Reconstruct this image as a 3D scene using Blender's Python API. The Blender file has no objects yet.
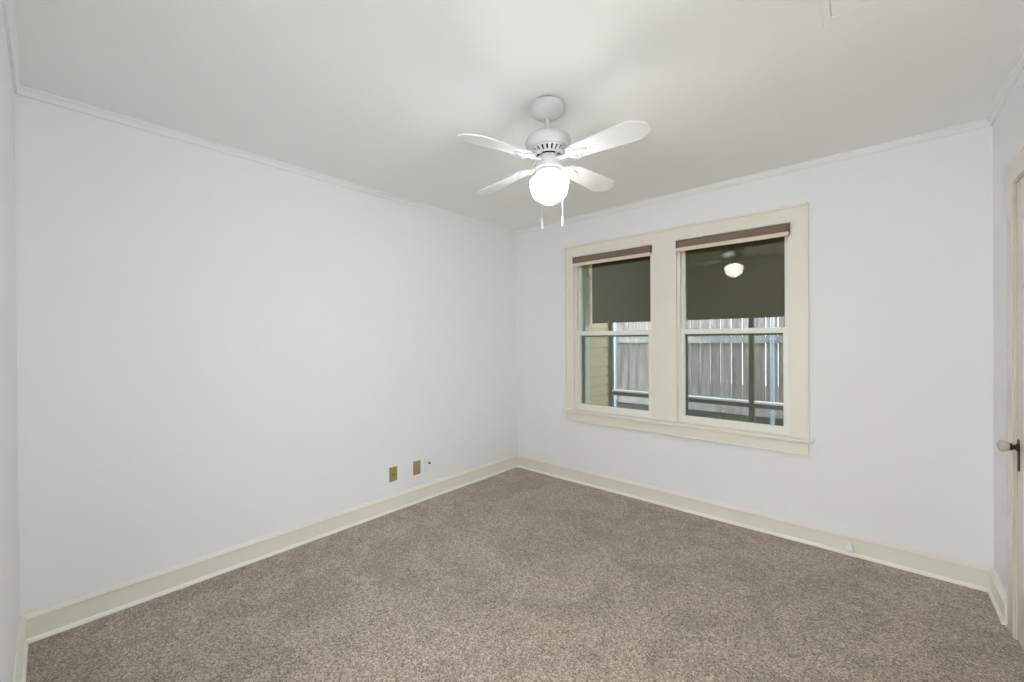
import bpy, bmesh, math, random
from mathutils import Vector, Matrix
random.seed(7)
PI = math.pi
scene = bpy.context.scene
col = scene.collection

# ------------------------------------------------------------------ camera
cam_d = bpy.data.cameras.new('camera'); cam = bpy.data.objects.new('camera', cam_d); col.objects.link(cam)
F_PX, YAW, PITCH, ROLL = 410.452, -0.725542, -0.0035033, -0.0062842
CAM = Vector((2.87216, -3.30498, 1.35190))
cy_, sy_ = math.cos(YAW), math.sin(YAW)
fw = Vector((sy_*math.cos(PITCH), cy_*math.cos(PITCH), math.sin(PITCH)))
rt = Vector((cy_, -sy_, 0)); up = rt.cross(fw)
r2 = rt*math.cos(ROLL)+up*math.sin(ROLL); u2 = up*math.cos(ROLL)-rt*math.sin(ROLL)
cam.matrix_world = Matrix(((r2.x, u2.x, -fw.x, CAM.x), (r2.y, u2.y, -fw.y, CAM.y), (r2.z, u2.z, -fw.z, CAM.z), (0, 0, 0, 1)))
cam_d.sensor_width = 36; cam_d.lens = F_PX*36/1024; cam_d.clip_start = 0.01
scene.camera = cam

# ------------------------------------------------------------------ world, lights, exposure
world = bpy.data.worlds.new('world'); scene.world = world; world.use_nodes = True
bg = world.node_tree.nodes['Background']
bg.inputs['Color'].default_value = (0.90, 0.95, 1.0, 1); bg.inputs['Strength'].default_value = 5.7

def area(name, loc, rot, sx, sy, power, color):
    d = bpy.data.lights.new(name, 'AREA'); d.shape = 'RECTANGLE'; d.size = sx; d.size_y = sy; d.energy = power; d.color = color
    o = bpy.data.objects.new(name, d); col.objects.link(o); o.location = loc; o.rotation_euler = rot
    return o
# added fill lamp over the doorway behind the camera, bounced off the hall walls
area('hall_fill_lamp', (2.55, -3.66, 2.30), (math.radians(-75), 0, 0), 1.2, 0.16, 200, (0.94, 0.985, 1.0))
# unseen right-wall window added for fill: a portal guides the sky's own light
portal = area('daylight_portal', (3.50, -2.40, 1.45), (0, math.radians(90), 0), 1.40, 1.30, 1.0, (1, 1, 1))
portal.data.cycles.is_portal = True
GLOBE_EMIT, BULB_EMIT = 5.0, 215.0
vs = scene.view_settings
scene.display_settings.display_device = 'sRGB'
vs.view_transform = 'Standard'; vs.look = 'None'; vs.exposure = 0.0; vs.gamma = 1.0; vs.use_curve_mapping = False
cy = scene.cycles
cy.use_denoising = True; cy.max_bounces = 16; cy.diffuse_bounces = 10; cy.glossy_bounces = 4; cy.transparent_max_bounces = 16
cy.sample_clamp_indirect = 8.0

# ------------------------------------------------------------------ room numbers (metres)
LX, LY, H = 3.335, 3.401, 2.5          # window wall length, left wall length, ceiling height
WT = 0.15                              # wall thickness

# ------------------------------------------------------------------ materials
def new_mat(name):
    m = bpy.data.materials.new(name); m.use_nodes = True
    nt = m.node_tree
    return m, nt, nt.nodes['Principled BSDF']
def srgb(r, g, b):
    f = lambda c: ((c/255+0.055)/1.055)**2.4 if c/255 > 0.04045 else c/255/12.92
    return (f(r), f(g), f(b), 1)
def plain(name, c, rough=0.5, metal=0.0, var=0.03, scale=30, bump=0.0, bscale=200, spec=0.5):
    m, nt, b = new_mat(name); N = nt.nodes; L = nt.links
    tc = N.new('ShaderNodeTexCoord')
    n = N.new('ShaderNodeTexNoise'); n.inputs['Scale'].default_value = scale; n.inputs['Detail'].default_value = 3
    L.new(tc.outputs['Object'], n.inputs['Vector'])
    mr = N.new('ShaderNodeMapRange'); mr.inputs['To Min'].default_value = 1-var; mr.inputs['To Max'].default_value = 1+var
    L.new(n.outputs['Fac'], mr.inputs['Value'])
    mx = N.new('ShaderNodeVectorMath'); mx.operation = 'SCALE'; mx.inputs[0].default_value = c[:3]
    L.new(mr.outputs['Result'], mx.inputs['Scale']); L.new(mx.outputs['Vector'], b.inputs['Base Color'])
    b.inputs['Roughness'].default_value = rough; b.inputs['Metallic'].default_value = metal
    b.inputs['Specular IOR Level'].default_value = spec
    if bump > 0:
        n2 = N.new('ShaderNodeTexNoise'); n2.inputs['Scale'].default_value = bscale; n2.inputs['Detail'].default_value = 2
        L.new(tc.outputs['Object'], n2.inputs['Vector'])
        bp = N.new('ShaderNodeBump'); bp.inputs['Strength'].default_value = bump; bp.inputs['Distance'].default_value = 0.002
        L.new(n2.outputs['Fac'], bp.inputs['Height']); L.new(bp.outputs['Normal'], b.inputs['Normal'])
    return m

M_WALL = plain('wall_paint', (0.87, 0.87, 0.885), 0.75, var=0.006, scale=4, bump=0.05, bscale=120, spec=0.25)
M_CEIL = plain('ceiling_paint', (0.895, 0.90, 0.89), 0.85, var=0.006, scale=4, bump=0.05, bscale=120, spec=0.2)
M_CROWN = plain('crown_paint', (0.86, 0.86, 0.86), 0.6, var=0.004, spec=0.3)
M_TRIM = plain('trim_paint', (0.83, 0.80, 0.715), 0.35, var=0.01, scale=12, bump=0.03, bscale=60)
M_SHOE = plain('shoe_highlight', (0.93, 0.90, 0.84), 0.35, var=0.01, scale=12)  # lighter than the trim: the shoe's highlight painted into its colour
M_SASH = plain('sash_paint', (0.87, 0.86, 0.81), 0.35, var=0.01, scale=12)
M_DOOR = plain('door_paint', (0.71, 0.635, 0.55), 0.22, var=0.01, scale=8)
M_FAN = plain('fan_white_enamel', (0.62, 0.62, 0.62), 0.3, var=0.004)
M_BLADE = plain('fan_blade_white', (0.79, 0.79, 0.79), 0.4, var=0.01)
M_DARK = plain('dark_gap', (0.03, 0.03, 0.03), 0.6)
M_BLIND = plain('blind_fabric_brown', srgb(125, 106, 90), 0.85, var=0.06, scale=300)
M_HEM = plain('blind_hem_cream', srgb(222, 208, 188), 0.5)
M_BRACKET = plain('bracket_bronze', srgb(88, 76, 62), 0.4, metal=0.4)
M_BRONZE = plain('aged_bronze', srgb(52, 42, 33), 0.4, metal=0.7, var=0.2, scale=80)
M_KNOB = plain('knob_porcelain', srgb(206, 198, 184), 0.12, var=0.02)
M_BRASS = plain('plate_brass', srgb(170, 156, 104), 0.35, metal=0.25, var=0.05, scale=60)
M_BROWNPLATE = plain('plate_tan', srgb(164, 146, 112), 0.45, var=0.03, scale=60)
M_WHITEPLATE = plain('plate_white', (0.85, 0.86, 0.87), 0.35)
M_SCREW = plain('screw_steel', (0.35, 0.33, 0.28), 0.4, metal=0.6)
M_RUBBER = plain('stop_white_rubber', (0.92, 0.92, 0.90), 0.5)
M_SIDING = plain('siding_tan', srgb(196, 180, 142), 0.7, var=0.05, scale=20)
M_PORCHTRIM = plain('porch_trim_pale', srgb(190, 198, 188), 0.6)
M_PORCHDOOR = plain('porch_door_grey', srgb(96, 106, 104), 0.5)
M_PORCHDARK = plain('porch_frame_dark', srgb(70, 62, 50), 0.7, var=0.08)
M_PORCHCEIL = plain('porch_ceiling_brown', srgb(74, 64, 40), 0.8)
M_CAP = plain('rail_cap_white', (0.88, 0.88, 0.87), 0.5)
M_STEEL = plain('galvanised_steel', srgb(188, 206, 224), 0.35, metal=0.3, var=0.05)
M_PORCHFLOOR = plain('porch_floor', (0.16, 0.15, 0.13), 0.8, var=0.1)
M_BOUNCE = plain('bounce_concrete', (0.68, 0.675, 0.66), 0.85, var=0.08, scale=6)
M_SOIL = plain('yard_soil', (0.16, 0.13, 0.10), 0.95, var=0.3, scale=12)
M_HALL = plain('hall_paint', (0.88, 0.88, 0.88), 0.8, var=0.005)
M_HALLFLOOR = plain('hall_floor_tile', (0.50, 0.49, 0.485), 0.5, var=0.1, scale=10)

def carpet():
    m, nt, b = new_mat('carpet_brown_frieze'); N = nt.nodes; L = nt.links
    tc = N.new('ShaderNodeTexCoord')
    def noise(scale, detail, rough=0.5, dist=0.0):
        n = N.new('ShaderNodeTexNoise'); n.inputs['Scale'].default_value = scale; n.inputs['Detail'].default_value = detail
        n.inputs['Roughness'].default_value = rough; n.inputs['Distortion'].default_value = dist
        L.new(tc.outputs['Object'], n.inputs['Vector']); return n
    nap = noise(2.6, 2, 0.55, 1.4); clump = noise(120, 3, 0.7)
    def cells(scale):
        v = N.new('ShaderNodeTexVoronoi'); v.inputs['Scale'].default_value = scale; L.new(tc.outputs['Object'], v.inputs['Vector'])
        sp = N.new('ShaderNodeSeparateColor'); L.new(v.outputs['Color'], sp.inputs['Color']); return v, sp.outputs['Red']
    vor, c1 = cells(250); v2, c2 = cells(130)
    m1 = N.new('ShaderNodeMix'); m1.inputs[0].default_value = 0.35; L.new(c1, m1.inputs[2]); L.new(c2, m1.inputs[3])
    m2 = N.new('ShaderNodeMix'); m2.inputs[0].default_value = 0.30; L.new(m1.outputs[0], m2.inputs[2]); L.new(clump.outputs['Fac'], m2.inputs[3])
    tuft = m2
    cr = N.new('ShaderNodeValToRGB'); e = cr.color_ramp.elements
    e[0].position = 0.16; e[0].color = (0.085, 0.062, 0.046, 1); e[1].position = 0.86; e[1].color = (0.70, 0.595, 0.505, 1)
    k = e.new(0.5); k.color = (0.335, 0.268, 0.218, 1)
    L.new(m2.outputs[0], cr.inputs['Fac'])
    mr = N.new('ShaderNodeMapRange'); mr.inputs['From Min'].default_value = 0.42; mr.inputs['From Max'].default_value = 0.58
    mr.inputs['To Min'].default_value = 0.91; mr.inputs['To Max'].default_value = 1.09
    L.new(nap.outputs['Fac'], mr.inputs['Value'])
    sc = N.new('ShaderNodeVectorMath'); sc.operation = 'SCALE'
    L.new(cr.outputs['Color'], sc.inputs[0]); L.new(mr.outputs['Result'], sc.inputs['Scale'])
    L.new(sc.outputs['Vector'], b.inputs['Base Color'])
    b.inputs['Roughness'].default_value = 0.95; b.inputs['Specular IOR Level'].default_value = 0.1
    b.inputs['Sheen Weight'].default_value = 0.35
    add = N.new('ShaderNodeMath'); L.new(tuft.outputs[0], add.inputs[0]); L.new(vor.outputs['Distance'], add.inputs[1])
    bp = N.new('ShaderNodeBump'); bp.inputs['Strength'].default_value = 0.25; bp.inputs['Distance'].default_value = 0.006
    L.new(add.outputs[0], bp.inputs['Height']); L.new(bp.outputs['Normal'], b.inputs['Normal'])
    return m
M_CARPET = carpet()

def glass():
    m = bpy.data.materials.new('window_glass'); m.use_nodes = True; nt = m.node_tree; N = nt.nodes; L = nt.links
    N.remove(N['Principled BSDF']); out = N['Material Output']
    tr = N.new('ShaderNodeBsdfTransparent'); tr.inputs['Color'].default_value = (0.93, 0.96, 0.95, 1)
    gl = N.new('ShaderNodeBsdfGlossy'); gl.inputs['Color'].default_value = (0.98, 1.0, 0.78, 1); gl.inputs['Roughness'].default_value = 0.0
    fr = N.new('ShaderNodeFresnel'); fr.inputs['IOR'].default_value = 1.7
    mx = N.new('ShaderNodeMixShader')
    L.new(fr.outputs[0], mx.inputs[0]); L.new(tr.outputs[0], mx.inputs[1]); L.new(gl.outputs[0], mx.inputs[2]); L.new(mx.outputs[0], out.inputs['Surface'])
    return m
M_GLASS = glass()

def screen():
    m = bpy.data.materials.new('insect_screen_mesh'); m.use_nodes = True; nt = m.node_tree; N = nt.nodes; L = nt.links
    N.remove(N['Principled BSDF']); out = N['Material Output']
    tr = N.new('ShaderNodeBsdfTransparent'); df = N.new('ShaderNodeBsdfDiffuse'); df.inputs['Color'].default_value = (0.08, 0.09, 0.10, 1)
    mx = N.new('ShaderNodeMixShader'); mx.inputs[0].default_value = 0.22
    L.new(tr.outputs[0], mx.inputs[1]); L.new(df.outputs[0], mx.inputs[2]); L.new(mx.outputs[0], out.inputs['Surface'])
    return m
M_SCREEN = screen()

def shade_mat():
    m, nt, b = new_mat('outdoor_shade_olive'); N = nt.nodes; L = nt.links
    b.inputs['Base Color'].default_value = srgb(84, 76, 42); b.inputs['Roughness'].default_value = 0.9
    tl = N.new('ShaderNodeBsdfTranslucent'); tc = N.new('ShaderNodeTexCoord')
    w = N.new('ShaderNodeTexNoise'); w.inputs['Scale'].default_value = 3.0
    mp = N.new('ShaderNodeMapping'); mp.inputs['Scale'].default_value = (6, 1, 0.3); L.new(tc.outputs['Object'], mp.inputs['Vector']); L.new(mp.outputs[0], w.inputs['Vector'])
    cr = N.new('ShaderNodeValToRGB'); e = cr.color_ramp.elements
    e[0].color = (0.050, 0.040, 0.008, 1); e[1].color = (0.066, 0.052, 0.010, 1); L.new(w.outputs['Fac'], cr.inputs['Fac']); L.new(cr.outputs['Color'], tl.inputs['Color'])
    mx = N.new('ShaderNodeMixShader'); mx.inputs[0].default_value = 0.5
    L.new(b.outputs[0], mx.inputs[1]); L.new(tl.outputs[0], mx.inputs[2]); L.new(mx.outputs[0], N['Material Output'].inputs['Surface'])
    return m
M_SHADE = shade_mat()

def globe_mat():
    m, nt, b = new_mat('lit_opal_glass'); N = nt.nodes; L = nt.links      # thin opal glass: glows, and lets part of the bulb's light straight through
    b.inputs['Base Color'].default_value = (0.9, 0.9, 0.9, 1); b.inputs['Roughness'].default_value = 0.15
    b.inputs['Emission Color'].default_value = (1.0, 0.995, 0.985, 1); b.inputs['Emission Strength'].default_value = GLOBE_EMIT
    tr = N.new('ShaderNodeBsdfTransparent'); mx = N.new('ShaderNodeMixShader'); mx.inputs[0].default_value = 0.35
    L.new(b.outputs[0], mx.inputs[1]); L.new(tr.outputs[0], mx.inputs[2]); L.new(mx.outputs[0], N['Material Output'].inputs['Surface'])
    return m
def bulb_mat():
    m, nt, b = new_mat('lit_bulb')
    b.inputs['Emission Color'].default_value = (1.0, 0.995, 0.985, 1); b.inputs['Emission Strength'].default_value = BULB_EMIT
    return m
M_BULB = bulb_mat()
M_GLOBE = globe_mat()

def wood_fence(name, dark, light):
    m, nt, b = new_mat(name); N = nt.nodes; L = nt.links
    tc = N.new('ShaderNodeTexCoord'); oi = N.new('ShaderNodeObjectInfo')
    mp = N.new('ShaderNodeMapping'); mp.inputs['Scale'].default_value = (22, 22, 1.6); L.new(tc.outputs['Object'], mp.inputs['Vector'])
    cmb = N.new('ShaderNodeVectorMath'); cmb.operation = 'ADD'; L.new(mp.outputs[0], cmb.inputs[0])
    mul = N.new('ShaderNodeMath'); mul.operation = 'MULTIPLY'; mul.inputs[1].default_value = 40; L.new(oi.outputs['Random'], mul.inputs[0])
    L.new(mul.outputs[0], cmb.inputs[1])
    n = N.new('ShaderNodeTexNoise'); n.inputs['Scale'].default_value = 1.3; n.inputs['Detail'].default_value = 5; n.inputs['Distortion'].default_value = 0.4
    L.new(cmb.outputs[0], n.inputs['Vector'])
    cr = N.new('ShaderNodeValToRGB'); e = cr.color_ramp.elements
    e[0].position = 0.3; e[0].color = dark; e[1].position = 0.7; e[1].color = light
    L.new(n.outputs['Fac'], cr.inputs['Fac'])
    mr = N.new('ShaderNodeMapRange'); mr.inputs['To Min'].default_value = 0.8; mr.inputs['To Max'].default_value = 1.1; L.new(oi.outputs['Random'], mr.inputs['Value'])
    sc = N.new('ShaderNodeVectorMath'); sc.operation = 'SCALE'; L.new(cr.outputs['Color'], sc.inputs[0]); L.new(mr.outputs[0], sc.inputs['Scale'])
    L.new(sc.outputs['Vector'], b.inputs['Base Color']); b.inputs['Roughness'].default_value = 0.85
    return m
M_FENCE = wood_fence('weathered_fence_wood', srgb(122, 112, 108), srgb(184, 177, 180))
M_FRAIL = wood_fence('weathered_rail_wood', srgb(160, 160, 160), srgb(206, 208, 212))
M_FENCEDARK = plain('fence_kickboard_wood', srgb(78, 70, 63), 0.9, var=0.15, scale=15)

# ------------------------------------------------------------------ mesh helpers
def B(): return bmesh.new()
def box(bm, x0, x1, y0, y1, z0, z1, bev=0.0, seg=2):
    vs_ = [bm.verts.new((x, y, z)) for x in (min(x0, x1), max(x0, x1)) for y in (min(y0, y1), max(y0, y1)) for z in (min(z0, z1), max(z0, z1))]
    fs = [bm.faces.new([vs_[i] for i in q]) for q in ((0, 1, 3, 2), (4, 6, 7, 5), (0, 4, 5, 1), (2, 3, 7, 6), (0, 2, 6, 4), (1, 5, 7, 3))]
    if bev > 0:
        es = list({e for f in fs for e in f.edges})
        bmesh.ops.bevel(bm, geom=es, offset=bev, segments=seg, affect='EDGES', profile=0.5, clamp_overlap=True)
def lathe(bm, prof, n=48, mtx=None, cap=True):
    rings = []
    for r, z in prof:
        ring = []
        for i in range(n):
            a = 2*PI*i/n; p = Vector((r*math.cos(a), r*math.sin(a), z))
            ring.append(bm.verts.new(mtx @ p if mtx else p))
        rings.append(ring)
    for a, b in zip(rings, rings[1:]):
        for i in range(n):
            j = (i+1) % n
            bm.faces.new((a[i], a[j], b[j], b[i]))
    if cap:
        bm.faces.new(rings[0][::-1]); bm.faces.new(rings[-1])
def prism(bm, outline, z0, z1, mtx=None):
    """outline in xy, extruded in z"""
    T = (lambda p: mtx @ p) if mtx else (lambda p: p)
    a = [bm.verts.new(T(Vector((x, y, z0)))) for x, y in outline]; b = [bm.verts.new(T(Vector((x, y, z1)))) for x, y in outline]
    bm.faces.new(a[::-1]); bm.faces.new(b)
    n = len(outline)
    for i in range(n): bm.faces.new((a[i], a[(i+1) % n], b[(i+1) % n], b[i]))
def sweep(bm, prof, p0, p1, out):
    """profile (depth, z) run straight from p0 to p1 in plan; depth points along out"""
    rows = []
    for p in (p0, p1):
        rows.append([bm.verts.new((p[0]+out[0]*d, p[1]+out[1]*d, z)) for d, z in prof])
    n = len(prof)
    for i in range(n): bm.faces.new((rows[0][i], rows[0][(i+1) % n], rows[1][(i+1) % n], rows[1][i]))
    bm.faces.new(rows[0][::-1]); bm.faces.new(rows[1])
def tube(bm, pts, rad, n=8):
    pts = [Vector(p) for p in pts]; rings = []
    for i, p in enumerate(pts):
        t = (pts[min(i+1, len(pts)-1)]-pts[max(i-1, 0)]).normalized()
        a = t.orthogonal().normalized() if i == 0 else (prev - t*prev.dot(t)).normalized()
        prev = a; b_ = t.cross(a)
        r = rad[i] if isinstance(rad, (list, tuple)) else rad
        rings.append([bm.verts.new(p+(a*math.cos(2*PI*k/n)+b_*math.sin(2*PI*k/n))*r) for k in range(n)])
    for a, b_ in zip(rings, rings[1:]):
        for k in range(n): bm.faces.new((a[k], a[(k+1) % n], b_[(k+1) % n], b_[k]))
    bm.faces.new(rings[0][::-1]); bm.faces.new(rings[-1])
def obj(name, bm, mat, parent=None, smooth=False, angle=40):
    bmesh.ops.recalc_face_normals(bm, faces=bm.faces[:])
    me = bpy.data.meshes.new(name); bm.to_mesh(me); bm.free(); me.materials.append(mat)
    if smooth:
        me.polygons.foreach_set('use_smooth', [True]*len(me.polygons)); me.set_sharp_from_angle(angle=math.radians(angle))
    o = bpy.data.objects.new(name, me); col.objects.link(o)
    if parent is not None: o.parent = parent
    return o
def empty(name, loc=(0, 0, 0), parent=None):
    o = bpy.data.objects.new(name, None); o.empty_display_size = 0.1; col.objects.link(o); o.location = loc
    if parent is not None: o.parent = parent
    return o
def tag(o, label, cat, group=None, kind=None):
    o['label'] = label; o['category'] = cat
    if group: o['group'] = group
    if kind: o['kind'] = kind
    return o
def struct(o, label, cat): return tag(o, label, cat, kind='structure')

# ------------------------------------------------------------------ room shell
bm = B(); box(bm, -WT, LX+WT, -LY-WT, WT, -0.10, 0)
struct(obj('floor', bm, M_CARPET), 'brown speckled wall-to-wall carpet covering the room floor', 'carpet')
bm = B(); box(bm, -WT, LX+WT, -LY-WT, WT, H, H+0.12)
struct(obj('ceiling', bm, M_CEIL), 'flat off-white painted ceiling above the room', 'ceiling')
bm = B(); box(bm, -WT, 0, -LY-WT, WT, 0, H)
struct(obj('wall_left', bm, M_WALL), 'blank white wall with three small wall plates near the floor', 'wall')
OX0, OX1, OX2, OX3, OZ0, OZ1 = 0.737, 1.497, 1.695, 2.445, 0.675, 2.125   # two window openings
bm = B()
box(bm, 0, OX0, 0, WT, 0, H); box(bm, OX3, LX, 0, WT, 0, H); box(bm, OX1, OX2, 0, WT, OZ0, OZ1)
box(bm, OX0, OX3, 0, WT, 0, OZ0); box(bm, OX0, OX3, 0, WT, OZ1, H)
struct(obj('wall_back', bm, M_WALL), 'white wall holding the pair of sash windows', 'wall')
DY0, DY1, DZ = -1.235, -0.440, 2.045    # bedroom door opening in the right wall
bm = B()
box(bm, LX, LX+WT, DY1, WT, 0, H); box(bm, LX, LX+WT, -LY-WT, -3.05, 0, H); box(bm, LX, LX+WT, -1.75, DY0, 0, H); box(bm, LX, LX+WT, -3.05, -1.75, 0, 0.75); box(bm, LX, LX+WT, -3.05, -1.75, 2.15, H); box(bm, LX, LX+WT, DY0, DY1, DZ, H)
struct(obj('wall_right', bm, M_WALL), 'narrow strip of white wall between window wall and door', 'wall')
HX0, HX1, HZ = 1.95, 3.20, 2.15          # unseen opening to the added hall behind the camera
bm = B()
box(bm, 0, HX0, -LY-WT, -LY, 0, H); box(bm, HX1, LX, -LY-WT, -LY, 0, H); box(bm, HX0, HX1, -LY-WT, -LY, HZ, H)
struct(obj('wall_front', bm, M_WALL), 'sliver of white wall along the far left picture edge', 'wall')
# unseen hall added behind the camera to bounce fill light into the room
bm = B()
hy0, hy1, hx0, hx1, hz = -6.2, -LY-WT, 1.2, 3.9, 2.45
box(bm, hx0-0.1, hx0, hy0, hy1, 0, hz); box(bm, hx1, hx1+0.1, hy0, hy1, 0, hz); box(bm, hx0-0.1, hx1+0.1, hy0-0.1, hy0, 0, hz)
box(bm, hx0-0.1, hx1+0.1, hy0-0.1, hy1, hz, hz+0.1); box(bm, LX+WT, hx1+0.1, hy1, hy1+0.05, 0, hz)
struct(obj('wall_added_hall', bm, M_HALL), 'unseen white hall walls and ceiling behind the viewer, added to bounce light', 'wall')
bm = B(); box(bm, hx0-0.1, hx1+0.1, hy0-0.1, hy1, -0.1, 0)
struct(obj('floor_added_hall', bm, M_HALLFLOOR), 'unseen hall floor behind the viewer, added to bounce light', 'floor')

# ------------------------------------------------------------------ baseboards and crown moulding
BASE = [(0, 0), (0.0155, 0), (0.0155, 0.102), (0.020, 0.106), (0.020, 0.112), (0.014, 0.121), (0.007, 0.130), (0, 0.130)]
CROWN = [(0, H), (0.024, H), (0.024, H-0.007), (0.019, H-0.010), (0.013, H-0.020), (0.010, H-0.030), (0.010, H-0.038), (0, H-0.038)]
CAS_Y = -0.345                            # far edge of the door casing
SHOE = [(0.0155, 0), (0.025, 0), (0.025, 0.008), (0.0225, 0.015), (0.0155, 0.020)]
def run(name, prof, p0, p1, out, m, label, cat):
    bm = B(); sweep(bm, prof, p0, p1, out); o = struct(obj(name, bm, m), label, cat)
    if prof is BASE: bm = B(); sweep(bm, SHOE, p0, p1, out); obj('shoe_moulding', bm, M_SHOE, o)
run('baseboard_left', BASE, (0, 0), (0, -LY), (1, 0), M_TRIM, 'cream baseboard along the foot of the blank left wall', 'baseboard')
run('baseboard_back', BASE, (0, 0), (LX, 0), (0, -1), M_TRIM, 'cream baseboard along the foot of the window wall', 'baseboard')
run('baseboard_right', BASE, (LX, 0), (LX, CAS_Y), (-1, 0), M_TRIM, 'short cream baseboard between corner and door casing', 'baseboard')
run('baseboard_front', BASE, (0, -LY), (HX0-0.1, -LY), (0, 1), M_TRIM, 'cream baseboard running off the bottom left picture corner', 'baseboard')
run('trim_1', CROWN, (0, 0), (0, -LY), (1, 0), M_CROWN, 'thin white crown moulding atop the blank left wall', 'moulding')
run('trim_2', CROWN, (0, 0), (LX, 0), (0, -1), M_CROWN, 'thin white crown moulding atop the window wall', 'moulding')
run('trim_3', CROWN, (LX, 0), (LX, -LY), (-1, 0), M_CROWN, 'thin white crown moulding atop the wall with the door', 'moulding')
run('trim_4', CROWN, (0, -LY), (LX, -LY), (0, 1), M_CROWN, 'thin white crown moulding at the top left picture edge', 'moulding')

# ------------------------------------------------------------------ window casing (trim_5) and two double-hung windows
CX0, CX1, CZT = 0.640, 2.545, 2.232       # outer edges of the casing
SZ = 0.690                                # top of the stool
cas = empty('trim_5', (CX0, 0, SZ)); struct(cas, 'cream casing, mullion and sill framing the paired windows', 'window trim')
def child(name, bm, m, par, **k):
    o = obj(name, bm, m, par, **k); o.matrix_parent_inverse = Matrix.Translation(par.location).inverted(); return o
bm = B(); box(bm, CX0+0.006, OX0, -0.020, 0, SZ, OZ1, 0.002); box(bm, CX0, CX0+0.016, -0.030, 0, SZ, CZT, 0.003); child('side_casing', bm, M_TRIM, cas)
bm = B(); box(bm, OX3, CX1-0.006, -0.020, 0, SZ, OZ1, 0.002); box(bm, CX1-0.016, CX1, -0.030, 0, SZ, CZT, 0.003); child('side_casing', bm, M_TRIM, cas)
bm = B(); box(bm, CX0+0.004, CX1-0.004, -0.020, 0, OZ1-0.002, CZT-0.006, 0.002); box(bm, CX0, CX1, -0.030, 0, CZT-0.016, CZT, 0.003); child('head_casing', bm, M_TRIM, cas)
bm = B(); box(bm, OX1, OX2, -0.020, 0, SZ, OZ1, 0.003); child('mullion', bm, M_TRIM, cas)
bm = B(); box(bm, CX0-0.026, CX1+0.026, -0.052, 0.0, SZ-0.026, SZ, 0.006, 3); child('stool', bm, M_TRIM, cas)
bm = B(); box(bm, CX0+0.004, CX1-0.004, -0.020, 0, SZ-0.112, SZ-0.026, 0.003); box(bm, CX0+0.004, CX1-0.004, -0.026, 0, SZ-0.112, SZ-0.104, 0.002); child('apron', bm, M_TRIM, cas)

def window(name, x0, x1, label):
    w = empty(name, ((x0+x1)/2, 0.06, SZ)); struct(w, label, 'window')
    f = B(); t = 0.012                       # jambs, head, sill inside the wall opening
    box(f, x0, x0+t, 0.0, 0.14, OZ0, OZ1); box(f, x1-t, x1, 0.0, 0.14, OZ0, OZ1); box(f, x0+t, x1-t, 0.0, 0.14, OZ1-t, OZ1); box(f, x0+t, x1-t, 0.0, 0.16, OZ0, SZ+0.004)
    child('jamb', f, M_TRIM, w)
    a, b = x0+t, x1-t
    def sash(nm, y0, y1, z0, z1, st, bot, top):
        s = B()
        box(s, a, a+st, y0, y1, z0, z1, 0.002); box(s, b-st, b, y0, y1, z0, z1, 0.002)
        box(s, a+st, b-st, y0, y1, z0, z0+bot, 0.002); box(s, a+st, b-st, y0, y1, z1-top, z1, 0.002)
        so = child(nm, s, M_SASH, w)
        g = B(); box(g, a+st, b-st, (y0+y1)/2-0.003, (y0+y1)/2+0.003, z0+bot-0.002, z1-top+0.002)
        if nm == 'upper_sash':               # old pane leaning a hair into the room
            c = Vector(((a+b)/2, (y0+y1)/2, (z0+z1)/2)); g.transform(Matrix.Translation(c) @ Matrix.Rotation(math.radians(0.4), 4, 'X') @ Matrix.Translation(-c))
        go = obj('glass_pane', g, M_GLASS, so)
        return so
    sash('lower_sash', 0.016, 0.046, SZ+0.004, 1.424, 0.035, 0.050, 0.038)
    sash('upper_sash', 0.052, 0.082, 1.386, OZ1-t, 0.030, 0.038, 0.055)
    st = B()                                 # inside stops that hold the lower sash
    for u, v in ((a, a+0.010), (b-0.010, b)): box(st, u, v, 0.001, 0.014, SZ+0.004, OZ1-t, 0.002)
    child('stop_bead', st, M_SASH, w)
    sf = B(); z0, z1, fs = SZ+0.012, 1.40, 0.030
    box(sf, a, a+fs, 0.105, 0.115, z0, z1); box(sf, b-fs, b, 0.105, 0.115, z0, z1); box(sf, a+fs, b-fs, 0.105, 0.115, z0, z0+0.012); box(sf, a+fs, b-fs, 0.105, 0.115, z1-0.028, z1)
    so = child('screen_frame', sf, M_PORCHDARK, w)
    sm = B(); box(sm, a+fs, b-fs, 0.1095, 0.1105, z0+0.012, z1-0.028); obj('insect_screen', sm, M_SCREEN, so)
    return w
window('window_1', OX0, OX1, 'narrower-looking left sash window of the pair, siding visible through it')
window('window_2', OX2, OX3, 'right sash window of the pair, reflecting the lit ceiling fan')

w3 = empty('window_fill', (LX, -2.40, 0.75)); struct(w3, 'unseen window added on the right wall to light the room', 'window')  # out of view, added as a daylight source for the left wall
f = B()
for q in ((-3.05, -3.00, 0.75, 2.15), (-1.80, -1.75, 0.75, 2.15), (-3.00, -1.80, 0.75, 0.80), (-3.00, -1.80, 2.10, 2.15), (-3.00, -1.80, 1.43, 1.47)): box(f, LX+0.05, LX+0.09, *q)
child('window_frame', f, M_SASH, w3)
g = B(); box(g, LX+0.067, LX+0.073, -3.00, -1.80, 0.80, 2.10); child('glass_pane', g, M_GLASS, w3)

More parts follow.
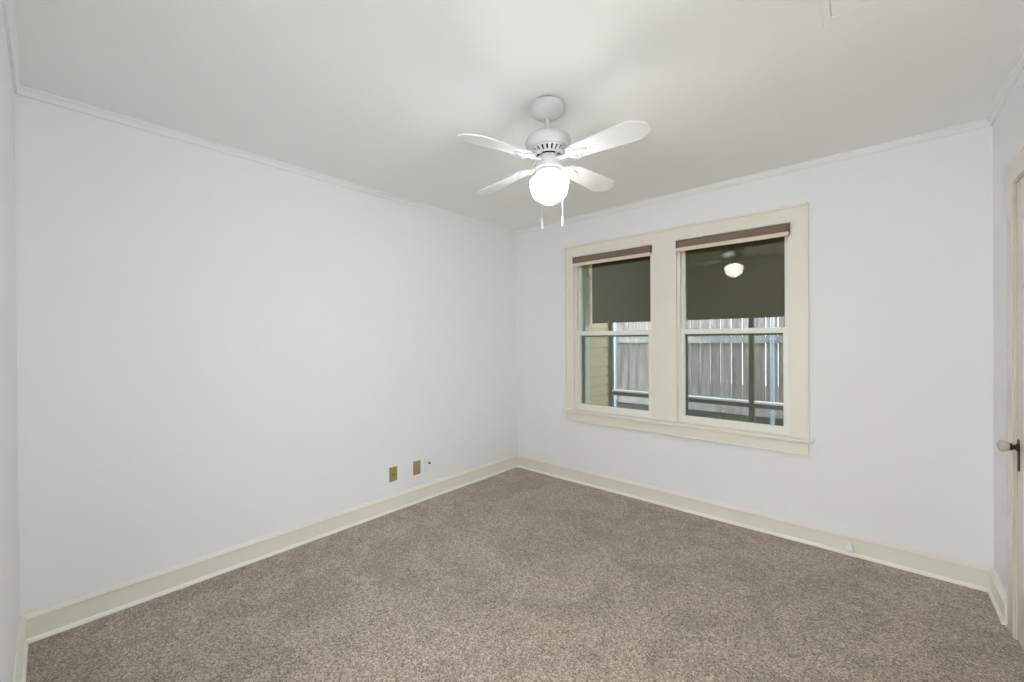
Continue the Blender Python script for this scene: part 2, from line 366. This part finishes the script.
def blind(x0, x1, label):
    t = empty('roller_blind', ((x0+x1)/2, -0.004, OZ1-0.003)); tag(t, label, 'blind', 'roller blinds at the window heads')
    L_ = x1-x0; R = Matrix.Rotation(PI/2, 4, 'Y')
    m = Matrix.Translation((-L_/2+0.008, -0.002, -0.034)) @ R
    bm = B(); lathe(bm, [(0.026, 0), (0.026, L_-0.016)], 32, m); box(bm, -L_/2+0.008, L_/2-0.008, -0.0315, -0.0275, -0.064, -0.006)
    obj('fabric_roll', bm, M_BLIND, t, smooth=True)
    bm = B(); box(bm, -L_/2+0.006, L_/2-0.006, -0.036, -0.014, -0.090, -0.061, 0.004, 3); obj('hem_bar', bm, M_HEM, t)
    for s in (-1, 1):
        bm = B(); box(bm, s*(L_/2-0.0005), s*(L_/2-0.006), -0.030, 0.012, -0.066, -0.001, 0.002); obj('bracket', bm, M_BRACKET, t)
    return t
blind(OX0, OX1, 'rolled-up brown roller blind atop the left window, siding side')
blind(OX2, OX3, 'rolled-up brown roller blind atop the right window, fan reflection below it')

# ------------------------------------------------------------------ door in the right wall
door = empty('door_1', (LX, DY1, 0)); struct(door, 'cream painted panel door cut by the right picture edge', 'door')
bm = B(); d0 = LX+0.004; dy0, dy1, dz = DY0+0.018, DY1-0.018, DZ-0.018
ST = 0.105
box(bm, d0, d0+0.038, dy0, dy0+ST, 0.012, dz, 0.002); box(bm, d0, d0+0.038, dy1-ST, dy1, 0.012, dz, 0.002)
zs = [(0.012, 0.24), (0.78, 0.94), (dz-0.115, dz)]
for z0, z1 in zs: box(bm, d0, d0+0.038, dy0+ST, dy1-ST, z0, z1, 0.002)
for z0, z1 in ((0.24, 0.78), (0.94, dz-0.115)): box(bm, d0+0.012, d0+0.026, dy0+ST-0.005, dy1-ST+0.005, z0-0.005, z1+0.005)
child('door_leaf', bm, M_DOOR, door)
bm = B()
box(bm, LX-0.001, LX+WT, DY1-0.015, DY1, 0, DZ); box(bm, LX-0.001, LX+WT, DY0, DY0+0.015, 0, DZ); box(bm, LX-0.001, LX+WT, DY0+0.015, DY1-0.015, DZ-0.015, DZ)
box(bm, LX+0.045, LX+0.06, DY1-0.03, DY1-0.015, 0, DZ-0.015); box(bm, LX+0.045, LX+0.06, DY0+0.015, DY0+0.03, 0, DZ-0.015); box(bm, LX+0.045, LX+0.06, DY0+0.03, DY1-0.03, DZ-0.03, DZ-0.015)
child('door_jamb', bm, M_DOOR, door)
bm = B()
for y0, y1, z0, z1 in ((DY1-0.006, CAS_Y, 0, 2.132), (DY0-0.102, DY0+0.006, 0, 2.132), (DY0+0.006, DY1-0.006, DZ-0.006, 2.132)):
    box(bm, LX-0.008, LX, y0, y1, z0, z1, 0.002)
child('door_casing', bm, M_DOOR, door)
KY, KZ = dy1-0.036, 0.865
bm = B()
out = []
for i in range(40):                       # shaped escutcheon, pinched waist and pointed ends
    a = 2*PI*i/40; z = 0.070*math.sin(a); w = 0.0180*(abs(math.cos(a))**0.6)*(1-0.28*math.exp(-((z+0.015)/0.03)**2))
    out.append((math.copysign(w, math.cos(a)), z))
mt = Matrix.Translation((d0, KY, KZ-0.034)) @ Matrix(((0, 0, -1, 0), (1, 0, 0, 0), (0, 1, 0, 0), (0, 0, 0, 1)))
prism(bm, out, 0, 0.004, mt)
plate = child('escutcheon', bm, M_BRONZE, door)
mk = Matrix.Translation((d0, KY, KZ)) @ Matrix.Rotation(-PI/2, 4, 'Y')
bm = B(); lathe(bm, [(0.020, 0.003), (0.017, 0.007), (0.011, 0.010), (0.011, 0.017), (0.016, 0.022), (0.017, 0.028)], 28, mk); child('knob_shank', bm, M_BRONZE, door, smooth=True)
bm = B(); lathe(bm, [(0.014, 0.027), (0.017, 0.031), (0.0230, 0.040), (0.0248, 0.048), (0.023, 0.055), (0.016, 0.060), (0.007, 0.062)], 32, mk); child('door_knob', bm, M_KNOB, door, smooth=True)

# ------------------------------------------------------------------ ceiling hatch (top edge of the picture)
ht = empty('attic_hatch', (2.73, -1.40, H)); tag(ht, 'white attic hatch trim on the ceiling at the top picture edge', 'hatch')
hx, hy = 0.56, 1.25
bm = B(); t = 0.026
for a in ((0, hx, -0.045, 0), (0, hx, -hy, -hy+t), (0, t, -hy+t, -0.045), (hx-t, hx, -hy+t, -0.045)): box(bm, *a, -0.007, 0, 0.002)
obj('hatch_frame', bm, M_CEIL, ht)
bm = B(); box(bm, t+0.003, hx-t-0.003, -hy+t+0.003, -0.048, -0.0065, 0, 0.001); obj('hatch_panel', bm, M_CEIL, ht)

# ------------------------------------------------------------------ wall plates on the left wall
def plate_base(name, y, z, m, label, h=0.114, w=0.070):
    t = empty(name, (0, y, z)); tag(t, label, 'wall plate', 'wall plates low on the left wall')
    bm = B(); box(bm, 0.0, 0.006, -w/2, w/2, -h/2, h/2, 0.003, 2); obj('cover_plate', bm, m, t)
    return t
RX = Matrix.Rotation(PI/2, 4, 'Y')
def disc(name, par, y, z, r, x1, m, n=20):
    bm = B(); lathe(bm, [(r, 0.005), (r, x1-0.0006), (r*0.8, x1)], n, Matrix.Translation((0, y, z)) @ RX); return obj(name, bm, m, par, smooth=True)
p = plate_base('wall_plate', -1.500, 0.290, M_BRASS, 'brass-yellow wall plate with centre jack, farthest from the room corner')
disc('jack', p, 0, 0.004, 0.013, 0.010, M_BRASS); disc('screw', p, 0, 0.042, 0.0035, 0.0075, M_SCREW); disc('screw', p, 0, -0.042, 0.0035, 0.0075, M_SCREW); disc('jack_hole', p, 0.002, -0.004, 0.006, 0.0112, M_DARK)
p = plate_base('wall_plate', -1.276, 0.288, M_BROWNPLATE, 'plain tan wall plate between the brass and the white plate')
disc('screw', p, 0, 0.042, 0.0035, 0.0075, M_SCREW); disc('screw', p, 0, -0.042, 0.0035, 0.0075, M_SCREW)
p = plate_base('wall_plate', -1.163, 0.291, M_WHITEPLATE, 'white wall plate with a dark coaxial socket, nearest the room corner')
disc('coaxial_socket', p, 0.010, 0.010, 0.0085, 0.016, M_BRONZE); disc('screw', p, 0, 0.042, 0.0035, 0.0075, M_WHITEPLATE); disc('screw', p, 0, -0.042, 0.0035, 0.0075, M_WHITEPLATE)

# ------------------------------------------------------------------ door stop on the window-wall baseboard
ds = empty('door_stop', (2.746, -0.0155, 0.062)); tag(ds, 'small white door stop screwed to the window-wall baseboard', 'door stop')
R_ = Matrix.Rotation(PI/2, 4, 'X')
bm = B(); lathe(bm, [(0.017, 0), (0.017, 0.003), (0.009, 0.010), (0.008, 0.048), (0.010, 0.050)], 24, R_); obj('stem', bm, M_RUBBER, ds, smooth=True)
bm = B(); lathe(bm, [(0.014, 0.046), (0.022, 0.050), (0.0235, 0.060), (0.020, 0.069), (0.011, 0.074)], 28, R_); obj('bumper', bm, M_RUBBER, ds, smooth=True)

# ------------------------------------------------------------------ ceiling fan
FX, FY = 1.679, -1.691
fan = empty('ceiling_fan', (FX, FY, H)); tag(fan, 'white four-blade ceiling fan with a lit schoolhouse globe', 'ceiling fan')
bm = B(); lathe(bm, [(0.062, 0), (0.062, -0.020)], 32); obj('mounting_bracket', bm, M_DARK, fan, smooth=True)
bm = B(); lathe(bm, [(0.074, -0.011), (0.079, -0.012), (0.080, -0.015), (0.080, -0.038), (0.077, -0.047), (0.066, -0.060), (0.050, -0.071), (0.032, -0.079), (0.020, -0.081)], 56); obj('canopy', bm, M_FAN, fan, smooth=True)
TILT = Matrix.Translation((0, 0, -0.08)) @ Matrix.Rotation(math.radians(2.4), 4, 'X') @ Matrix.Rotation(math.radians(0.0), 4, 'Y') @ Matrix.Translation((0, 0, 0.08))
def fpart(name, bm, m, par=fan, **k):
    bm.transform(TILT); return obj(name, bm, m, par, **k)
bm = B(); lathe(bm, [(0.0125, -0.072), (0.0125, -0.145)], 20); lathe(bm, [(0.018, -0.132), (0.021, -0.135), (0.022, -0.143)], 24); fpart('downrod', bm, M_FAN, smooth=True)
bm = B(); lathe(bm, [(0.024, -0.140), (0.036, -0.142), (0.062, -0.149), (0.086, -0.160), (0.101, -0.172), (0.109, -0.184), (0.111, -0.194), (0.109, -0.206), (0.101, -0.217), (0.090, -0.224)], 64); fpart('motor_housing', bm, M_FAN, smooth=True)
# slotted vent ring on the motor's underside: two rims joined by fins over a dark core
bm = B(); lathe(bm, [(0.080, -0.2235), (0.080, -0.2245), (0.056, -0.240), (0.048, -0.242), (0.048, -0.256)], 48); fpart('motor_core', bm, M_DARK, smooth=True)
bm = B()
lathe(bm, [(0.080, -0.2240), (0.092, -0.2242), (0.0925, -0.2285), (0.0885, -0.2315), (0.0835, -0.2295), (0.080, -0.2240)], 64, cap=False)
lathe(bm, [(0.056, -0.2420), (0.064, -0.2430), (0.069, -0.2480), (0.067, -0.2530), (0.060, -0.2535), (0.056, -0.2420)], 64, cap=False)
for i in range(22):
    mt = Matrix.Rotation(2*PI*i/22, 4, 'Z')
    q = B(); ho, hi = 0.0062, 0.0046
    v = [q.verts.new(mt @ Vector(p_)) for p_ in ((0.084, -ho, -0.226), (0.084, ho, -0.226), (0.062, hi, -0.243), (0.062, -hi, -0.243), (0.089, -ho, -0.230), (0.089, ho, -0.230), (0.067, hi, -0.2505), (0.067, -hi, -0.2505))]
    for f in ((0, 1, 2, 3), (4, 7, 6, 5), (0, 4, 5, 1), (3, 2, 6, 7), (0, 3, 7, 4), (1, 5, 6, 2)): q.faces.new([v[j] for j in f])
    me_ = bpy.data.meshes.new('tmp'); q.to_mesh(me_); q.free(); bm.from_mesh(me_); bpy.data.meshes.remove(me_)
fpart('vent_ring', bm, M_FAN, smooth=True)
bm = B(); lathe(bm, [(0.044, -0.256), (0.053, -0.258), (0.057, -0.263), (0.060, -0.280), (0.064, -0.305), (0.066, -0.316), (0.060, -0.322)], 48); sw = fpart('switch_housing', bm, M_FAN, smooth=True)
bm = B(); lathe(bm, [(0.046, -0.321), (0.058, -0.323), (0.063, -0.329), (0.064, -0.338), (0.058, -0.345), (0.054, -0.346)], 48); fpart('light_fitter', bm, M_FAN, smooth=True)
for k in range(3):
    a = math.radians(-60+120*k)
    bm = B(); lathe(bm, [(0.0035, 0.060), (0.0035, 0.071), (0.0055, 0.072), (0.0055, 0.074)], 12, Matrix.Translation((0, 0, -0.333)) @ Matrix.Rotation(a, 4, 'Z') @ RX); fpart('thumbscrew', bm, M_FAN)
bm = B(); lathe(bm, [(0.050, -0.340), (0.053, -0.346), (0.064, -0.352), (0.082, -0.361), (0.092, -0.371), (0.0955, -0.382), (0.0945, -0.394), (0.089, -0.418), (0.0835, -0.440), (0.080, -0.447), (0.073, -0.454), (0.053, -0.468), (0.030, -0.482), (0.012, -0.490), (0.003, -0.492)], 64)
fpart('globe_shade', bm, M_GLOBE, smooth=True)
bm = B(); lathe(bm, [(0.013, -0.345), (0.013, -0.368), (0.020, -0.380), (0.028, -0.394), (0.030, -0.408), (0.027, -0.422), (0.018, -0.433), (0.006, -0.438)], 24); fpart('bulb', bm, M_BULB, smooth=True)
# blades on scrolled irons
BZ = -0.278
def blade_outline():
    r0, r1 = 0.150, 0.529
    pts = [(r0, -0.040), (r0+0.012, -0.047), (r0+0.04, -0.050), (r1-0.068, -0.0655), (r1-0.058, -0.0645), (r1-0.010, -0.034), (r1-0.002, -0.024), (r1, -0.014)]
    return pts + [(x, -y) for x, y in reversed(pts)]
def iron_outline():
    up_ = [(0.048, 0.014), (0.075, 0.013), (0.100, 0.011), (0.118, 0.013), (0.126, 0.026), (0.140, 0.040), (0.158, 0.047), (0.172, 0.043), (0.176, 0.033), (0.168, 0.026), (0.172, 0.018), (0.188, 0.016), (0.206, 0.014), (0.222, 0.009), (0.230, 0.0)]
    return up_ + [(x, -y) for x, y in reversed(up_[:-1])]
for k in range(4):
    a = math.radians(-95.4+90*k)
    pitch = Matrix.Translation((0, 0, BZ)) @ Matrix.Rotation(math.radians(3.2), 4, 'Y') @ Matrix.Rotation(math.radians(-12.5), 4, 'X')
    mt = Matrix.Rotation(a, 4, 'Z') @ pitch
    bm = B(); prism(bm, blade_outline(), 0.0, 0.006, mt)
    bmesh.ops.bevel(bm, geom=[e for e in bm.edges], offset=0.0018, segments=2, affect='EDGES')
    bl = fpart('blade', bm, M_BLADE)
    bm = B(); prism(bm, iron_outline(), -0.006, 0.0, mt)
    arm = Matrix.Rotation(a, 4, 'Z')
    tube(bm, [arm @ Vector((0.052, 0, -0.247)), arm @ Vector((0.072, 0, -0.251)), arm @ Vector((0.090, 0, -0.264)), arm @ Vector((0.108, 0, BZ-0.009)), arm @ Vector((0.124, 0, BZ-0.012))], [0.011, 0.010, 0.009, 0.009, 0.007], 12)
    # raised scrolls and screw heads on the underside
    for s in (-1, 1):
        sp = []
        for j in range(17):
            th = j/16*2.6*PI; rr = 0.013*(1-0.6*j/16)
            sp.append(mt @ Vector((0.146+rr*math.cos(th), s*(0.022+rr*math.sin(th)), -0.008)))
        tube(bm, sp, 0.0030, 6)
    ir = fpart('blade_iron', bm, M_FAN, smooth=True)
    for (sx_, sy2) in ((0.160, 0.034), (0.160, -0.034), (0.212, 0.0)):
        bm = B(); lathe(bm, [(0.0045, -0.0085), (0.0045, -0.006)], 12, mt @ Matrix.Translation((sx_, sy2, 0))); fpart('screw', bm, M_FAN, ir)
# pull chains
right_ = Vector((rt.x, rt.y, 0)); toward = Vector((-fw.x, -fw.y, 0)).normalized()
def chain(off_r, off_t, z_end, lab=None):
    d = right_*off_r + toward*off_t; n = d.normalized()
    path = [n*0.060 + Vector((0, 0, -0.300)), n*0.080 + Vector((0, 0, -0.304)), n*(d.length*0.97) + Vector((0, 0, -0.318)), d + Vector((0, 0, -0.335)), d + Vector((0, 0, z_end))]
    bm = B(); 
    tube(bm, path, 0.0011, 6)
    L_ = (path[-1]-path[-2]).length
    for i in range(int(L_/0.0052)):
        bmesh.ops.create_icosphere(bm, subdivisions=1, radius=0.0021, matrix=Matrix.Translation(path[-2]+Vector((0, 0, -i*0.0052))))
    ch = obj('pull_chain', bm, M_FAN, fan, smooth=True)
    bm = B(); lathe(bm, [(0.002, 0.002), (0.0045, -0.003), (0.0058, -0.014), (0.0062, -0.028), (0.0075, -0.040), (0.0070, -0.046), (0.0035, -0.049)], 20, Matrix.Translation(path[-1]))
    obj('chain_pull', bm, M_FAN, ch, smooth=True)
chain(-0.037, 0.103, -0.592)
chain(0.080, -0.070, -0.532)

# ------------------------------------------------------------------ porch and yard outside the window
PY, SXW = 1.45, 0.30                     # outer edge of the porch, its end wall
bm = B(); box(bm, -6, 10, WT, 14, -0.55, -0.40); box(bm, -6, -WT, -8, WT, -0.55, -0.40)
struct(obj('ground', bm, M_SOIL), 'bare ground of the yard by the fence', 'ground')
bm = B(); box(bm, SXW, 6.1, WT, PY+0.06, -0.40, -0.08)
struct(obj('floor_porch', bm, M_PORCHFLOOR), 'dark porch floor outside the windows', 'floor')
bm = B(); box(bm, SXW-0.2, 6.2, WT, PY+0.3, 2.42, 2.56)
struct(obj('ceiling_porch', bm, M_PORCHCEIL), 'dark brown porch ceiling seen through the upper panes', 'ceiling')
bm = B(); box(bm, LX+0.45, 11, -9, -0.9, -0.40, -0.34)  # added pale slab, out of view, bounces sky light up to the ceiling
struct(obj('path', bm, M_BOUNCE), 'unseen pale concrete drive added to bounce light in through the right-wall window', 'path')
# end wall with lap siding, its door to the porch and a corner board
bm = B(); box(bm, SXW-0.14, SXW-0.012, WT, PY+0.14, -0.40, 2.42); box(bm, SXW-0.012, SXW+0.007, PY-0.02, PY+0.14, -0.40, 2.42)
z = -0.40
while z < 2.40:
    z1 = min(z+0.118, 2.42)
    v = [bm.verts.new(p_) for p_ in ((SXW-0.012, 0.99, z), (SXW+0.012, 0.99, z), (SXW-0.002, 0.99, z1-0.012), (SXW-0.012, 0.99, z1-0.012), (SXW-0.012, PY-0.02, z), (SXW+0.012, PY-0.02, z), (SXW-0.002, PY-0.02, z1-0.012), (SXW-0.012, PY-0.02, z1-0.012))]
    for f in ((0, 1, 2, 3), (7, 6, 5, 4), (0, 4, 5, 1), (1, 5, 6, 2), (2, 6, 7, 3), (3, 7, 4, 0)): bm.faces.new([v[j] for j in f])
    z += 0.118
struct(obj('wall_porch', bm, M_SIDING), 'tan lap siding wall at the porch end, left pane', 'wall')
dr = empty('door_2', (SXW, 0.9, 0)); struct(dr, 'grey porch door with pale casing beside the tan siding', 'door')
bm = B(); box(bm, SXW-0.012, SXW+0.004, WT+0.02, 0.875, -0.08, 2.0, 0.002); child('door_leaf', bm, M_PORCHDOOR, dr)
bm = B(); box(bm, SXW-0.012, SXW+0.016, 0.875, 0.985, -0.08, 2.09, 0.003); box(bm, SXW-0.012, SXW+0.016, WT+0.001, 0.875, 2.0, 2.09, 0.003); child('door_casing', bm, M_PORCHTRIM, dr)
# screen-porch frame: posts, rail, header
fr = empty('porch_frame', (1.92, PY, -0.08)); tag(fr, 'dark porch frame of slim posts and a white-capped rail', 'porch frame')
for x0, w in ((SXW+0.008, 0.045), (1.895, 0.045), (3.45, 0.045)):
    bm = B(); box(bm, x0, x0+w, PY, PY+0.05, -0.08, 2.42, 0.002); child('post', bm, M_PORCHDARK, fr)
bm = B(); box(bm, SXW+0.053, 1.895, PY+0.004, PY+0.046, 0.640, 0.684, 0.002); box(bm, 1.94, 3.45, PY+0.004, PY+0.046, 0.640, 0.684, 0.002); child('rail', bm, M_PORCHDARK, fr)
bm = B(); box(bm, SXW+0.053, 1.895, PY-0.008, PY+0.100, 0.684, 0.704, 0.003); box(bm, 1.94, 3.45, PY-0.008, PY+0.100, 0.684, 0.704, 0.003); child('rail_cap', bm, M_CAP, fr)
# olive roll-down sun shade hanging from the porch header
SHY = 1.03
sh = empty('sun_shade', (1.9, SHY, 2.30)); tag(sh, 'olive roll-down sun shade hanging outside along the porch edge', 'sun shade')
bm = B(); lathe(bm, [(0.04, SXW+0.022), (0.04, 6.0)], 24, Matrix.Translation((0, SHY, 2.36)) @ RX); child('shade_roller', bm, M_SHADE, sh, smooth=True)
bm = B(); box(bm, SXW+0.022, 6.0, SHY-0.002, SHY+0.002, 1.555, 2.36); child('shade_cloth', bm, M_SHADE, sh)
bm = B(); box(bm, SXW+0.022, 6.0, SHY-0.009, SHY+0.009, 1.538, 1.560, 0.004); child('hem_bar', bm, M_SHADE, sh)
bm = B(); box(bm, 6.0, 6.1, WT, PY+0.3, -0.40, 2.42); struct(obj('wall_light_blocker', bm, M_SIDING), 'unseen siding wall added to shut light out at the far porch end', 'wall')  # out of view, added to keep sky light off the porch siding
# wooden fence with galvanised posts
FYP = 3.0
fe = empty('wooden_fence', (1.0, FYP, -0.40)); tag(fe, 'weathered grey board fence standing behind the porch rail', 'fence')
x = -2.273
while x < 4.6:
    w = 0.1325 + random.uniform(-0.0018, 0.0018)
    bm = B(); h = 1.84+random.uniform(-0.02, 0.02); j = random.uniform(0, 0.006)
    prism(bm, [(x, -0.36), (x+w, -0.36), (x+w, h-0.03), (x+w-0.03, h), (x+0.03, h), (x, h-0.03)], 0, 0.018, Matrix(((1, 0, 0, 0), (0, 0, -1, FYP+0.062+j), (0, 1, 0, 0), (0, 0, 0, 1))))
    child('fence_board', bm, M_FENCE, fe)
    x += 0.1395
for z0, z1, nm in ((1.285, 1.375, 'fence_rail'), (0.30, 0.415, 'fence_rail')):
    bm = B(); box(bm, -2.3, 4.65, FYP+0.005, FYP+0.043, z0, z1, 0.003); child(nm, bm, M_FRAIL, fe)
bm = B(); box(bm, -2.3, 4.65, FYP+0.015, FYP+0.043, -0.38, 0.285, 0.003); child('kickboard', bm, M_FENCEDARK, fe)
for xp in (-2.63+2.243*0, -0.385, 1.858, 4.10):
    if xp < -2.4: continue
    bm = B(); lathe(bm, [(0.026, -0.42), (0.026, 1.74), (0.030, 1.742), (0.030, 1.77), (0.02, 1.78)], 20, Matrix.Translation((xp, FYP-0.03, 0))); fp = child('fence_post', bm, M_STEEL, fe, smooth=True)
    for zc in (1.33, 0.36):
        bm = B(); box(bm, xp-0.045, xp+0.045, FYP-0.006, FYP+0.004, zc-0.02, zc+0.02, 0.002); box(bm, xp-0.03, xp+0.03, FYP-0.061, FYP-0.0, zc-0.016, zc+0.016, 0.004)
        obj('post_bracket', bm, M_STEEL, fp)
